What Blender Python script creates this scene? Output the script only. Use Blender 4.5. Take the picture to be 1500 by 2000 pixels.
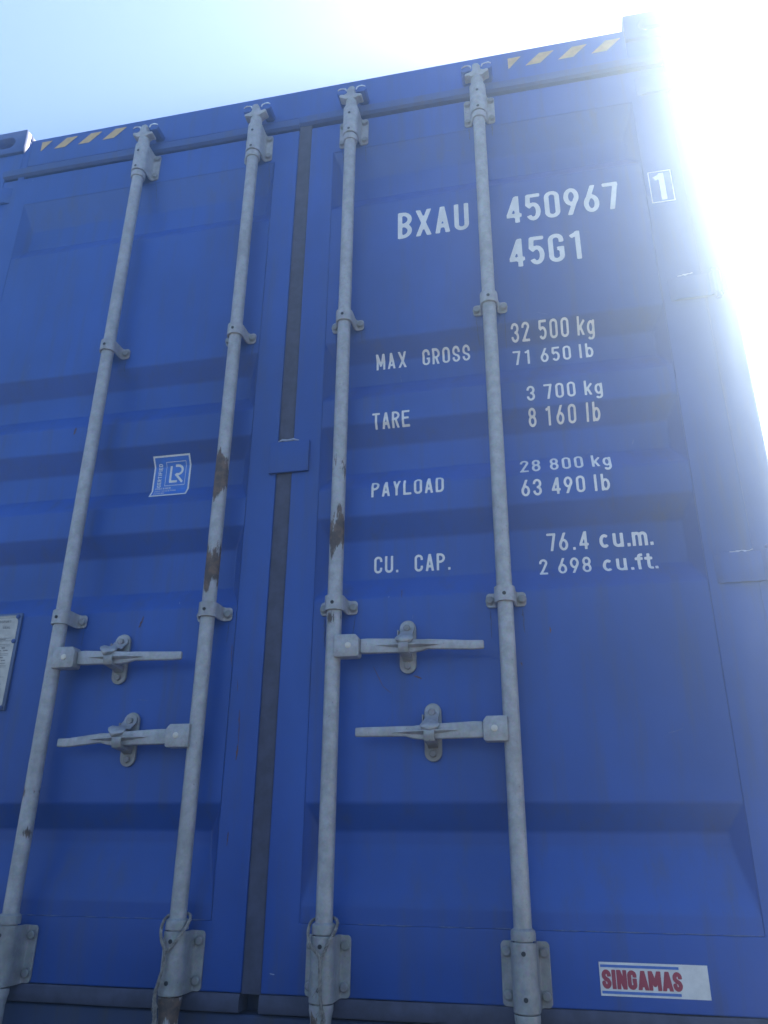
import bpy, bmesh, math, random
from math import pi, sin, cos, tan, radians, hypot, atan2, floor
from mathutils import Vector, Matrix, noise

random.seed(7)
SC = bpy.context.scene
COL = SC.collection
for o in list(bpy.data.objects):
    bpy.data.objects.remove(o, do_unlink=True)

# ------------------------------------------------------------------ camera, sky, sun, exposure
cam_d = bpy.data.cameras.new("camera")
cam = bpy.data.objects.new("camera", cam_d)
COL.objects.link(cam)
RX = (0.9781, 0.2081, 0.0080)
FW = (-0.1947, 0.9001, 0.3897)
UP = (0.0739, -0.3828, 0.9209)
mw = Matrix(((RX[0], UP[0], -FW[0], 0.6871),
             (RX[1], UP[1], -FW[1], -1.7974),
             (RX[2], UP[2], -FW[2], 0.4783),
             (0, 0, 0, 1)))
cam.matrix_world = mw
cam_d.sensor_fit = 'HORIZONTAL'
cam_d.sensor_width = 36.0
cam_d.lens = 36.71
cam_d.clip_start = 0.05
cam_d.clip_end = 3000
SC.camera = cam

SUN_EL = radians(46.75)
SUN_AZ = radians(18.35)            # from +Y towards +X
world = bpy.data.worlds.new("World")
SC.world = world
world.use_nodes = True
wn = world.node_tree.nodes
wl = world.node_tree.links
bg = wn["Background"]
sky = wn.new("ShaderNodeTexSky")
sky.sky_type = 'NISHITA'
sky.sun_disc = False
sky.sun_elevation = SUN_EL
sky.sun_rotation = SUN_AZ
sky.air_density = 1.0
sky.dust_density = 0.5
sky.ozone_density = 2.0
wl.new(sky.outputs[0], bg.inputs[0])
bg.inputs[1].default_value = 0.10

sun_d = bpy.data.lights.new("sun", 'SUN')
sun_d.energy = 4.0
sun_d.angle = radians(0.5)
sun_d.color = (1.0, 0.96, 0.9)
sun = bpy.data.objects.new("sun", sun_d)
COL.objects.link(sun)
sdir = Vector((sin(SUN_AZ) * cos(SUN_EL), cos(SUN_AZ) * cos(SUN_EL), sin(SUN_EL)))
sun.rotation_euler = sdir.to_track_quat('Z', 'Y').to_euler()
sun.location = (5, 10, 12)

SC.view_settings.view_transform = 'Standard'
SC.view_settings.look = 'None'
SC.view_settings.gamma = 1
SC.view_settings.use_curve_mapping = False
SC.view_settings.exposure = 1.72

# ------------------------------------------------------------------ materials
def new_mat(name):
    m = bpy.data.materials.new(name)
    m.use_nodes = True
    nt = m.node_tree
    return m, nt, nt.nodes, nt.links, nt.nodes["Principled BSDF"]

def mix(nt, a, b, f, mode='MIX'):
    n = nt.nodes.new("ShaderNodeMix")
    n.data_type = 'RGBA'
    n.blend_type = mode
    for sock, v in ((n.inputs[6], a), (n.inputs[7], b), (n.inputs[0], f)):
        if hasattr(v, 'is_output'):
            nt.links.new(v, sock)
        elif isinstance(v, (tuple, list)):
            sock.default_value = (*v, 1)
        else:
            sock.default_value = v
    return n.outputs[2]

def math_n(nt, op, a, b=0.0, c=None, clamp=False):
    n = nt.nodes.new("ShaderNodeMath")
    n.operation = op
    n.use_clamp = clamp
    for i, v in enumerate((a, b) if c is None else (a, b, c)):
        if hasattr(v, 'is_output'):
            nt.links.new(v, n.inputs[i])
        else:
            n.inputs[i].default_value = v
    return n.outputs[0]

def ramp(nt, v, lo, hi):
    n = nt.nodes.new("ShaderNodeMapRange")
    n.interpolation_type = 'SMOOTHSTEP'
    nt.links.new(v, n.inputs[0])
    n.inputs[1].default_value = lo
    n.inputs[2].default_value = hi
    return n.outputs[0]

def noise_n(nt, scale, detail=4, rough=0.55, stretch=(1, 1, 1), off=(0, 0, 0)):
    g = nt.nodes.new("ShaderNodeNewGeometry")
    mp = nt.nodes.new("ShaderNodeMapping")
    nt.links.new(g.outputs['Position'], mp.inputs[0])
    mp.inputs['Scale'].default_value = stretch
    mp.inputs['Location'].default_value = off
    n = nt.nodes.new("ShaderNodeTexNoise")
    n.inputs['Scale'].default_value = scale
    n.inputs['Detail'].default_value = detail
    n.inputs['Roughness'].default_value = rough
    nt.links.new(mp.outputs[0], n.inputs['Vector'])
    return n.outputs['Fac']

def bump(nt, h, strength, dist, bsdf, prev=None):
    b = nt.nodes.new("ShaderNodeBump")
    b.inputs['Strength'].default_value = strength
    b.inputs['Distance'].default_value = dist
    nt.links.new(h, b.inputs['Height'])
    if prev is not None:
        nt.links.new(prev, b.inputs['Normal'])
    nt.links.new(b.outputs[0], bsdf.inputs['Normal'])
    return b.outputs[0]

def paint_mat(name, base, dirt=(0.085, 0.095, 0.125), dirt_amt=0.45, rough=0.42):
    m, nt, N, L, B = new_mat(name)
    big = noise_n(nt, 1.3, 5, 0.6, (1, 1, 0.7))
    streak = noise_n(nt, 6.0, 6, 0.65, (4.0, 4.0, 0.35))
    fine = noise_n(nt, 90.0, 3, 0.6)
    dark = tuple(c * 0.76 for c in base)
    lite = tuple(min(1, c * 1.16 + 0.004) for c in base)
    c1 = mix(nt, dark, lite, ramp(nt, big, 0.3, 0.7))
    dm = math_n(nt, 'MULTIPLY', ramp(nt, streak, 0.45, 0.8), dirt_amt)
    c2 = mix(nt, c1, dirt, dm)
    c3 = mix(nt, c2, dirt, math_n(nt, 'MULTIPLY', ramp(nt, fine, 0.62, 0.85), 0.25))
    L.new(c3, B.inputs['Base Color'])
    r = math_n(nt, 'MULTIPLY_ADD', streak, 0.25, rough - 0.10)
    L.new(r, B.inputs['Roughness'])
    b1 = bump(nt, big, 0.25, 0.006, B)
    bump(nt, fine, 0.12, 0.0006, B, b1)
    return m

def galv_mat(name, base=(0.45, 0.445, 0.45), rough=0.5, rust_zones=(), dirt=0.35):
    m, nt, N, L, B = new_mat(name)
    vor = N.new("ShaderNodeTexVoronoi")
    g = N.new("ShaderNodeNewGeometry")
    L.new(g.outputs['Position'], vor.inputs['Vector'])
    vor.inputs['Scale'].default_value = 170
    n1 = noise_n(nt, 45, 5, 0.65)
    n2 = noise_n(nt, 9, 5, 0.6, (1.5, 1.5, 0.6))
    n3 = noise_n(nt, 130, 3, 0.6)
    dark = tuple(c * 0.80 for c in base)
    lite = tuple(min(1, c * 1.12) for c in base)
    c = mix(nt, dark, lite, ramp(nt, n1, 0.3, 0.7))
    c = mix(nt, c, vor.outputs['Color'], 0.05)
    c = mix(nt, c, (0.20, 0.185, 0.175), math_n(nt, 'MULTIPLY', ramp(nt, n2, 0.48, 0.78), dirt))
    # pitted specks
    c = mix(nt, c, (0.10, 0.085, 0.08), math_n(nt, 'MULTIPLY', ramp(nt, n3, 0.66, 0.74), 0.55))
    if rust_zones:
        pos = N.new("ShaderNodeSeparateXYZ")
        L.new(g.outputs['Position'], pos.inputs[0])
        rn = math_n(nt, 'MULTIPLY_ADD', noise_n(nt, 15, 7, 0.72, (2.4, 2.4, 0.50)), 1.9, -0.45)
        tot = None
        for (x, z0, z1, amt) in rust_zones:
            dx = math_n(nt, 'COMPARE', pos.outputs[0], x, 0.03)
            zc, zh = (z0 + z1) / 2, (z1 - z0) / 2
            dz = math_n(nt, 'ABSOLUTE', math_n(nt, 'SUBTRACT', pos.outputs[2], zc))
            f = math_n(nt, 'SUBTRACT', 1.0, math_n(nt, 'DIVIDE', dz, zh), clamp=True)
            f = math_n(nt, 'MULTIPLY', math_n(nt, 'POWER', f, 0.6), dx)
            f = math_n(nt, 'MULTIPLY', f, amt)
            tot = f if tot is None else math_n(nt, 'MAXIMUM', tot, f)
        k = math_n(nt, 'ADD', rn, math_n(nt, 'SUBTRACT', tot, 0.5))
        msk = math_n(nt, 'MULTIPLY', ramp(nt, k, 0.51, 0.57), math_n(nt, 'GREATER_THAN', tot, 0.001))
        rc = mix(nt, (0.075, 0.052, 0.045), (0.20, 0.115, 0.07), ramp(nt, n1, 0.4, 0.65))
        c = mix(nt, c, rc, math_n(nt, 'MULTIPLY', msk, 0.9))
        rr = math_n(nt, 'MULTIPLY_ADD', msk, 0.25, rough)
        L.new(rr, B.inputs['Roughness'])
    else:
        B.inputs['Roughness'].default_value = rough
    L.new(c, B.inputs['Base Color'])
    B.inputs['Metallic'].default_value = 0.25
    b1 = bump(nt, n1, 0.12, 0.0008, B)
    bump(nt, n3, 0.35, 0.0008, B, b1)
    return m

def flat_mat(name, base, rough=0.55, var=0.15, scale=30, metallic=0.0):
    m, nt, N, L, B = new_mat(name)
    n1 = noise_n(nt, scale, 5, 0.6)
    c = mix(nt, tuple(x * (1 - var) for x in base), tuple(min(1, x * (1 + var)) for x in base), ramp(nt, n1, 0.3, 0.7))
    L.new(c, B.inputs['Base Color'])
    B.inputs['Roughness'].default_value = rough
    B.inputs['Metallic'].default_value = metallic
    bump(nt, n1, 0.15, 0.0008, B)
    return m

BLUE = (0.018, 0.092, 0.40)
M_paint = paint_mat("blue_container_paint", BLUE)
M_paint_worn = paint_mat("blue_paint_dusty", (0.030, 0.080, 0.30), dirt_amt=0.6, rough=0.5)
M_galv = galv_mat("galvanised_steel", dirt=0.5)
M_rod = galv_mat("galvanised_rod", rust_zones=(
    (-0.136, 1.275, 1.475, 0.92), (-0.136, 1.015, 1.235, 0.80), (0.189, 1.085, 1.285, 0.74), (0.189, 1.27, 1.45, 0.52), (-0.541, 0.55, 0.62, 0.62), (-0.541, 0.47, 0.52, 0.5), (0.594, 1.10, 1.22, 0.50),
    (0.189, 0.94, 1.0, 0.5), (-0.136, 0.10, 0.22, 0.8), (0.189, 0.10, 0.20, 0.5)))
M_galv_dirty = galv_mat("galvanised_fitting_grimy", (0.37, 0.365, 0.36), 0.55, dirt=0.7)
M_hole = flat_mat("hole_dark", (0.03, 0.03, 0.033), 0.7)
M_bolt = galv_mat("bolt_steel", (0.31, 0.305, 0.305), 0.5, dirt=0.7)
M_pin = flat_mat("bright_pin", (0.72, 0.66, 0.56), 0.5, metallic=0.1)
M_white = flat_mat("white_lettering_film", (0.86, 0.84, 0.81), 0.45, 0.08, 25)
M_seal = flat_mat("rubber_gasket", (0.070, 0.076, 0.125), 0.75, 0.25, 25)
M_yellow = flat_mat("faded_yellow_tape", (0.62, 0.42, 0.19), 0.55, 0.12, 40)
M_sticker = flat_mat("white_sticker_vinyl", (0.82, 0.80, 0.76), 0.5, 0.07, 50)
M_red = flat_mat("red_print", (0.42, 0.05, 0.085), 0.5, 0.08, 60)
M_bprint = flat_mat("blue_print", (0.07, 0.19, 0.58), 0.5, 0.08, 60)
M_lrblue = flat_mat("blue_label_film", (0.05, 0.20, 0.66), 0.45, 0.06, 60)
M_plate = flat_mat("aluminium_plate", (0.56, 0.53, 0.48), 0.5, 0.15, 20, 0.2)
M_ink = flat_mat("grey_engraving", (0.16, 0.15, 0.15), 0.6)
M_rope = flat_mat("old_rope", (0.29, 0.26, 0.23), 0.9, 0.35, 90)
M_rust = flat_mat("rust", (0.17, 0.075, 0.045), 0.85, 0.35, 60)
M_scuff_glint = flat_mat("pale_scuff_and_glint", (0.42, 0.47, 0.60), 0.6, 0.2, 80)
M_scuffd = flat_mat("dark_scuff", (0.06, 0.06, 0.09), 0.7, 0.2, 80)
M_sill = paint_mat("sill_paint_grimy", (0.030, 0.055, 0.14), (0.07, 0.065, 0.06), 0.8, 0.6)

# ------------------------------------------------------------------ mesh helpers
WO = {}   # world origin of each object

class MB:
    def __init__(self):
        self.v = []
        self.f = []
    def add(self, vs, fs):
        k = len(self.v)
        self.v += [tuple(p) for p in vs]
        self.f += [tuple(i + k for i in f) for f in fs]
        return self
    def box(self, x0, x1, y0, y1, z0, z1):
        vs = [(x, y, z) for x in (x0, x1) for y in (y0, y1) for z in (z0, z1)]
        return self.add(vs, [(0, 1, 3, 2), (4, 6, 7, 5), (0, 4, 5, 1), (2, 3, 7, 6), (0, 2, 6, 4), (1, 5, 7, 3)])
    def lathe(self, c, axis, prof, n=16, ph=0.0):
        """prof: list of (t along axis, radius); closed with caps."""
        ax = Vector(axis).normalized()
        u = ax.orthogonal().normalized()
        w = ax.cross(u)
        c = Vector(c)
        vs = []
        for t, r in prof:
            for i in range(n):
                a = 2 * pi * i / n + ph
                vs.append(c + ax * t + (u * cos(a) + w * sin(a)) * r)
        fs = []
        m = len(prof)
        for j in range(m - 1):
            for i in range(n):
                fs.append((j * n + i, j * n + (i + 1) % n, (j + 1) * n + (i + 1) % n, (j + 1) * n + i))
        fs.append(tuple(range(n - 1, -1, -1)))
        fs.append(tuple((m - 1) * n + i for i in range(n)))
        return self.add(vs, fs)
    def prism(self, poly, axis, a, b):
        """poly: 2D points; axis 'x','y','z' extruded from a to b."""
        def P(u, v, t):
            return {'x': (t, u, v), 'y': (u, t, v), 'z': (u, v, t)}[axis]
        n = len(poly)
        vs = [P(u, v, a) for u, v in poly] + [P(u, v, b) for u, v in poly]
        fs = [tuple(range(n)), tuple(range(2 * n - 1, n - 1, -1))]
        for i in range(n):
            j = (i + 1) % n
            fs.append((i, i + n, j + n, j))
        return self.add(vs, fs)
    def sweep(self, stations):
        """stations: list of equal length closed rings of points"""
        n = len(stations[0])
        vs = [p for s in stations for p in s]
        fs = []
        for j in range(len(stations) - 1):
            for i in range(n):
                k = (i + 1) % n
                fs.append((j * n + i, j * n + k, (j + 1) * n + k, (j + 1) * n + i))
        fs.append(tuple(range(n - 1, -1, -1)))
        fs.append(tuple((len(stations) - 1) * n + i for i in range(n)))
        return self.add(vs, fs)
    def tube(self, path, r, n=8):
        pts = [Vector(p) for p in path]
        st = []
        prev = None
        for i, p in enumerate(pts):
            d = (pts[min(i + 1, len(pts) - 1)] - pts[max(i - 1, 0)]).normalized()
            if prev is None:
                u = d.orthogonal().normalized()
            else:
                u = (prev - d * prev.dot(d)).normalized()
            prev = u
            w = d.cross(u)
            rr = r(i / (len(pts) - 1)) if callable(r) else r
            st.append([p + (u * cos(2 * pi * k / n) + w * sin(2 * pi * k / n)) * rr for k in range(n)])
        return self.sweep(st)
    def plate_hole(self, O, U, V, W, a, b, t, hw, hh, n=32, c=(0, 0)):
        """rectangular plate (half sizes a,b in U,V; thickness t along W) with a stadium hole (half hw,hh)"""
        O, U, V, W = Vector(O), Vector(U), Vector(V), Vector(W)
        ring_o, ring_i = [], []
        r = min(hw, hh)
        for i in range(n):
            an = 2 * pi * (i + 0.5) / n
            dx, dy = cos(an), sin(an)
            s = min(a / abs(dx) if abs(dx) > 1e-9 else 1e9, b / abs(dy) if abs(dy) > 1e-9 else 1e9)
            ring_o.append([dx * s, dy * s])
            px = max(-(hw - r), min(hw - r, (hw - r) * (1 if dx > 0 else -1))) + r * dx
            py = max(-(hh - r), min(hh - r, (hh - r) * (1 if dy > 0 else -1))) + r * dy
            ring_i.append([px + c[0], py + c[1]])
        for sx in (-1, 1):
            for sy in (-1, 1):
                k = min(range(n), key=lambda i: (ring_o[i][0] - sx * a) ** 2 + (ring_o[i][1] - sy * b) ** 2)
                ring_o[k] = [sx * a, sy * b]
        vs = []
        for ring in (ring_o, ring_i):
            for z in (0, t):
                for (x, y) in ring:
                    vs.append(O + U * x + V * y + W * z)
        fs = []
        for i in range(n):
            j = (i + 1) % n
            o0, o1, i0, i1 = 0, n, 2 * n, 3 * n
            fs += [(o0 + i, i0 + i, i0 + j, o0 + j), (o1 + i, o1 + j, i1 + j, i1 + i),
                   (o0 + i, o0 + j, o1 + j, o1 + i), (i0 + i, i1 + i, i1 + j, i0 + j)]
        return self.add(vs, fs)
    def mesh(self, name, mat, origin=(0, 0, 0), bevel=0.0, seg=2, sharp=32, weld=True):
        me = bpy.data.meshes.new(name)
        o = Vector(origin)
        me.from_pydata([tuple(Vector(p) - o) for p in self.v], [], self.f)
        bm = bmesh.new()
        bm.from_mesh(me)
        if weld:
            bmesh.ops.remove_doubles(bm, verts=bm.verts, dist=1e-6)
        bmesh.ops.recalc_face_normals(bm, faces=bm.faces)
        if bevel:
            ed = [e for e in bm.edges if e.is_manifold and e.calc_face_angle(0) > radians(35)]
            bmesh.ops.bevel(bm, geom=ed, offset=bevel, segments=seg, profile=0.5, affect='EDGES', clamp_overlap=True)
        th = radians(sharp)
        for f in bm.faces:
            f.smooth = True
        for e in bm.edges:
            if not e.is_manifold or e.calc_face_angle(0) > th:
                e.smooth = False
        bm.to_mesh(me)
        bm.free()
        if mat is not None:
            me.materials.append(mat)
        return me
    def build(self, name, mat, parent=None, origin=(0, 0, 0), **kw):
        me = self.mesh(name, mat, origin, **kw)
        return place(name, me, parent, origin)

def place(name, data, parent, origin):
    o = bpy.data.objects.new(name, data)
    COL.objects.link(o)
    WO[o] = Vector(origin)
    if parent is not None:
        o.parent = parent
        o.location = Vector(origin) - WO[parent]
    else:
        o.location = origin
    return o

def kids(o):
    return [c for c in WO if c.parent is o]

def dup(root, origin):
    delta = Vector(origin) - WO[root]
    def rec(o, parent):
        c = o.copy()
        COL.objects.link(c)
        WO[c] = WO[o] + delta
        if parent is None:
            c.location = Vector(o.location) + delta
        else:
            c.parent = parent
        for k in kids(o):
            rec(k, c)
        return c
    c = rec(root, None)
    if root.parent is not None:
        c.parent = root.parent
    return c

def tag(o, label=None, cat=None, group=None, kind=None):
    if label: o['label'] = label
    if cat: o['category'] = cat
    if group: o['group'] = group
    if kind: o['kind'] = kind
    return o

# ------------------------------------------------------------------ door face profile
SL1 = 0.098
SL5 = 0.120
REC = [(2.530, 2.290), (1.793, 1.603), (1.522, 1.331), (1.252, 1.031), (0.561, 0.355)]
SLOPE, DEPTH = 0.058, 0.036
RDOOR = (0.122, 1.046)
LDOOR = (-1.003, -0.080)

def dents(x, z):
    return 0.0024 * noise.noise(Vector((x * 2.3, z * 2.3, 4.0))) + 0.0006 * noise.noise(Vector((x * 8, z * 6, 9.0)))

def panel_y(x, z, off=0.0):
    x0, x1 = RDOOR if x > 0.02 else LDOOR
    y = 0.002
    if x0 < x < x1:
        d = 0.0
        for a, b in REC:
            if b < z < a:
                e = min(x - x0, x1 - x) / 0.030
                d = DEPTH * min(1.0, (a - z) / (SL1 if a > 2.5 else SLOPE), (z - b) / (SL5 if a < 0.6 else SLOPE), e)
        edge = min(1.0, (x - x0) / 0.05, (x1 - x) / 0.05, max(0, (2.53 - z) / 0.03), max(0, (z - 0.321) / 0.03))
        y += d + dents(x, z) * max(0, edge)
        if z > 2.53 or z < 0.321:
            y = 0.0
    else:
        y = 0.0
    return y + off

def draped(polys, off):
    """list of polygons in (x,z) -> front sheet following the door"""
    m = MB()
    for poly in polys:
        k = len(m.v)
        m.v += [(x, panel_y(x, z, -off), z) for x, z in poly]
        m.f.append(tuple(range(k, k + len(poly))))
    return m

# ------------------------------------------------------------------ stroke lettering (signed distance + marching squares)
def arc(cx, cy, rx, ry, a0, a1, n=10):
    return [(cx + rx * cos(radians(a0 + (a1 - a0) * i / n)), cy + ry * sin(radians(a0 + (a1 - a0) * i / n))) for i in range(n + 1)]

def glyph(ch, W, s):
    h = s / 2
    cx = W / 2
    r = (W - s) / 2
    L, R, T, B = h, W - h, 1 - h, h
    E = 0.2
    if ch in '0O':
        return [arc(cx, T - r, r, r, 180, 0, 12) + arc(cx, B + r, r, r, 0, -180, 12) + [(L, T - r)]]
    if ch == 'D':
        q = r * 1.1
        return [[(L, B), (L, T), (R - q, T)] + arc(R - q, T - q, q, q, 90, 0, 6) + arc(R - q, B + q, q, q, 0, -90, 6) + [(L, B)]]
    if ch in 'CG':
        a = arc(cx, T - r, r, r, 8, 180, 10) + arc(cx, B + r, r, r, 180, 352, 10)
        st = [[(R, T - r - 0.10), (R, T - r)] + a[1:]]
        if ch == 'C':
            st[0] += [(R, B + r), (R, B + r + 0.10)]
        else:
            st[0] += [(R, B + r), (R, 0.47)]
            st.append([(R + h, 0.47 - h * 0), (cx + 0.02, 0.47)])
        return st
    if ch == '1':
        x = W * 0.62
        return [[(x, -E), (x, 1 + E)], [(x, T - 0.02), (x - 0.20, T - 0.12)]]
    if ch == '2':
        return [[(L, T - r - 0.06)] + arc(cx, T - r, r, r, 180, -12, 12) + [(L + 0.03, B + 0.03), (L, B)], [(0, B), (W, B)]]
    if ch == '3':
        ry = (T - B) / 4
        return [[(L, T - ry - 0.02)] + arc(cx, T - ry, r, ry, 170, -80, 12) + [(cx - 0.02, 0.5 + 0.0)], [(cx - 0.02, 0.5)] + arc(cx, B + ry, r, ry, 80, -170, 12) + [(L, B + ry + 0.02)]]
    if ch == '4':
        x = W * 0.70
        return [[(x, -E), (x, 1 + E)], [(x - h * 0.3, T + 0.02), (L * 0.9, 0.28)], [(0, 0.27), (W, 0.27)]]
    if ch == '5':
        ry = 0.27
        return [[(W, T), (L + 0.02, T), (L, 0.56)], [(L, 0.50)] + arc(cx, B + ry, r, ry, 125, -150, 14)]
    if ch in '69':
        ry = 0.26
        a = arc(cx, B + ry, r, ry, 0, 360, 20)
        st = [a, [(L + 0.005, B + ry + 0.03), (W * 0.82, 1.0 + E)]]
        if ch == '9':
            st = [[(W - x, 1 - y) for x, y in p] for p in st]
        return st
    if ch == '7':
        return [[(0, T), (W, T)], [(R, T), (W * 0.42, -E)]]
    if ch == '8':
        r1, r2 = 0.205, 0.235
        return [arc(cx, T - r1, r * 0.92, r1, 0, 360, 20), arc(cx, B + r2, r, r2, 0, 360, 20)]
    if ch in 'BPR':
        q = (T - 0.5) / 2
        st = [[(L, -E), (L, 1 + E)]]
        st.append([(L, T), (R - q, T)] + arc(R - q, T - q, q, q, 90, -90, 10) + [(L, 0.5)])
        if ch == 'B':
            q2 = (0.5 - B) / 2
            st.append([(L, 0.5), (R - q2, 0.5)] + arc(R - q2, B + q2, q2, q2, 90, -90, 10) + [(L, B)])
        if ch == 'R':
            st.append([(cx - 0.02, 0.52), (R + 0.03, -E)])
        return st
    if ch == 'X':
        return [[(L - 0.09, 1 + E), (R + 0.09, -E)], [(R + 0.09, 1 + E), (L - 0.09, -E)]]
    if ch == 'A':
        k = 0.13
        return [[(cx - 0.0 + k * 0, 1 + 0.0), (L - 0.035, -E)], [(cx, 1.0), (R + 0.035, -E)], [(L + 0.07, 0.27), (R - 0.07, 0.27)], [(cx, 0.80), (cx, 1 + E)]]
    if ch == 'U':
        return [[(L, 1 + E), (L, B + r)] + arc(cx, B + r, r, r, 180, 360, 12) + [(R, 1 + E)]]
    if ch == 'M':
        return [[(L, -E), (L, 1 + E)], [(R, -E), (R, 1 + E)], [(L, 1.02), (cx, 0.30), (R, 1.02)]]
    if ch == 'N':
        return [[(L, -E), (L, 1 + E)], [(R, -E), (R, 1 + E)], [(L, 1.02), (R, -0.02)]]
    if ch == 'S':
        ry = (T - B) / 4
        return [[(R, T - ry - 0.06)] + arc(cx, T - ry, r, ry, 0, 200, 12)[1:] + [(L + 0.06, 0.56), (R - 0.06, 0.44)] + arc(cx, B + ry, r, ry, 20, -180, 12)[1:] + [(L, B + ry + 0.06)]]
    if ch == 'T':
        return [[(0, T), (W, T)], [(cx, T), (cx, -E)]]
    if ch == 'E':
        return [[(L, -E), (L, 1 + E)], [(L, T), (W, T)], [(L, 0.5), (W * 0.9, 0.5)], [(L, B), (W, B)]]
    if ch == 'F':
        return [[(L, -E), (L, 1 + E)], [(L, T), (W, T)], [(L, 0.5), (W * 0.9, 0.5)]]
    if ch == 'L':
        return [[(L, -E), (L, 1 + E)], [(L, B), (W, B)]]
    if ch == 'I':
        return [[(cx, -E), (cx, 1 + E)]]
    if ch == 'H':
        return [[(L, -E), (L, 1 + E)], [(R, -E), (R, 1 + E)], [(L, 0.5), (R, 0.5)]]
    if ch == 'Y':
        return [[(L - 0.05, 1 + E), (cx, 0.42)], [(R + 0.05, 1 + E), (cx, 0.42)], [(cx, 0.46), (cx, -E)]]
    if ch == 'k':
        return [[(L, -E), (L, 1 + E)], [(R + 0.04, 0.78), (L, 0.28)], [(cx - 0.02, 0.40), (R + 0.06, -E)]]
    if ch in 'lI':
        return [[(L, -E), (L, 1 + E)]]
    if ch == 'b':
        return [[(L, -E), (L, 1 + E)], arc(cx, 0.36, r, 0.36 - h, 0, 360, 18)]
    if ch == 'g':
        return [arc(cx, 0.36, r, 0.36 - h, 0, 360, 18), [(R, 0.74), (R, -0.02)] + arc(cx, -0.04, r, 0.20, 0, -150, 8)]
    if ch == 'c':
        return [arc(cx, 0.38, r, 0.38 - h, 48, 312, 16)]
    if ch == 'u':
        return [[(L, 0.78), (L, B + r)] + arc(cx, B + r, r, r, 180, 360, 10) + [(R, B + r)], [(R, 0.78), (R, -E)]]
    if ch == 'm':
        q = (W - s) / 4
        return [[(L, 0.78), (L, -E)], [(L, 0.5)] + arc(L + q, 0.78 - h - q, q, q, 180, 0, 8) + [(L + 2 * q, -E)],
                [(L + 2 * q, 0.5)] + arc(L + 3 * q, 0.78 - h - q, q, q, 180, 0, 8) + [(R, -E)]]
    if ch == 'f':
        return [[(cx, -E), (cx, T - 0.1)] + arc(cx + 0.12, T - 0.12, 0.12, 0.12, 180, 90, 6) + [(W, T)], [(0, 0.70), (W, 0.70)]]
    if ch == 't':
        return [[(cx, 0.98), (cx, B + 0.12)] + arc(cx + 0.12, B + 0.12, 0.12, 0.12, 180, 270, 6) + [(W, B)], [(0, 0.70), (W, 0.70)]]
    if ch == '.':
        return [[(cx, 0), (cx, s * 1.15)]]
    if ch == '-':
        return [[(0, 0.45), (W, 0.45)]]
    return []

DESC = {'g': -0.30}

def sd_stroke(px, py, st, h):
    d = 1e9
    for p in st:
        n = len(p)
        for i in range(n - 1):
            ax, ay = p[i]
            bx, by = p[i + 1]
            ux, uy = bx - ax, by - ay
            Ls = hypot(ux, uy)
            if Ls < 1e-6:
                continue
            ux /= Ls; uy /= Ls
            qx, qy = px - (ax + bx) / 2, py - (ay + by) / 2
            lx = abs(qx * ux + qy * uy) - Ls / 2
            ly = abs(-qx * uy + qy * ux) - h
            dd = min(max(lx, ly), 0) + hypot(max(lx, 0), max(ly, 0))
            if dd < d:
                d = dd
        for i in range(1, n - 1):
            dd = hypot(px - p[i][0], py - p[i][1]) - h
            if dd < d:
                d = dd
        if n > 3 and hypot(p[0][0] - p[-1][0], p[0][1] - p[-1][1]) < 1e-4:
            dd = hypot(px - p[0][0], py - p[0][1]) - h
            if dd < d:
                d = dd
    return d

def march(fn, x0, x1, y0, y1, nx, ny):
    dx, dy = (x1 - x0) / nx, (y1 - y0) / ny
    val = [[fn(x0 + i * dx, y0 + j * dy) for j in range(ny + 1)] for i in range(nx + 1)]
    out = []
    for j in range(ny):
        run = None
        for i in range(nx):
            c = [(i, j), (i + 1, j), (i + 1, j + 1), (i, j + 1)]
            v = [val[a][b] for a, b in c]
            if all(q < 0 for q in v):
                if run is None:
                    run = i
                continue
            if run is not None:
                out.append([(x0 + run * dx, y0 + j * dy), (x0 + i * dx, y0 + j * dy), (x0 + i * dx, y0 + (j + 1) * dy), (x0 + run * dx, y0 + (j + 1) * dy)])
                run = None
            if all(q >= 0 for q in v):
                continue
            poly = []
            for k in range(4):
                a, b = c[k], c[(k + 1) % 4]
                va, vb = v[k], v[(k + 1) % 4]
                if va < 0:
                    poly.append((x0 + a[0] * dx, y0 + a[1] * dy))
                if (va < 0) != (vb < 0):
                    t = va / (va - vb)
                    poly.append((x0 + (a[0] + (b[0] - a[0]) * t) * dx, y0 + (a[1] + (b[1] - a[1]) * t) * dy))
            if len(poly) > 2:
                out.append(poly)
        if run is not None:
            out.append([(x0 + run * dx, y0 + j * dy), (x1, y0 + j * dy), (x1, y0 + (j + 1) * dy), (x0 + run * dx, y0 + (j + 1) * dy)])
    return out

GC = {}
def glyph_polys(ch, W, s, res):
    key = (ch, round(W, 3), round(s, 3), res)
    if key not in GC:
        st = glyph(ch, W, s)
        lo = DESC.get(ch, 0.0)
        hi = 1.0
        x1 = W * 1.02
        step = 1.0 / res
        nx = max(4, int(round(W / step)))
        ny = int(round((hi - lo) / step))
        def fn(x, y):
            d = sd_stroke(x, y, st, s / 2)
            return max(d, lo + 0.001 - y, y - hi + 0.001, -x - 0.02, x - W - 0.02)
        GC[key] = march(fn, -0.04, W + 0.04, lo - 0.5 * step, hi + 0.5 * step, nx + 2, ny + 1)
    return GC[key]

def text_polys(txt, x, z, H, W, s, pitch, res=26, over=None):
    """over: {char: (W, pitch)} overrides in units of cap height"""
    out = []
    px = x
    for ch in txt:
        w, pt = W, pitch
        if over and ch in over:
            w, pt = over[ch]
        if ch != ' ':
            for poly in glyph_polys(ch, w, s, res):
                out.append([(px + a * H, z + b * H) for a, b in poly])
        px += pt * H
    return out

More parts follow.
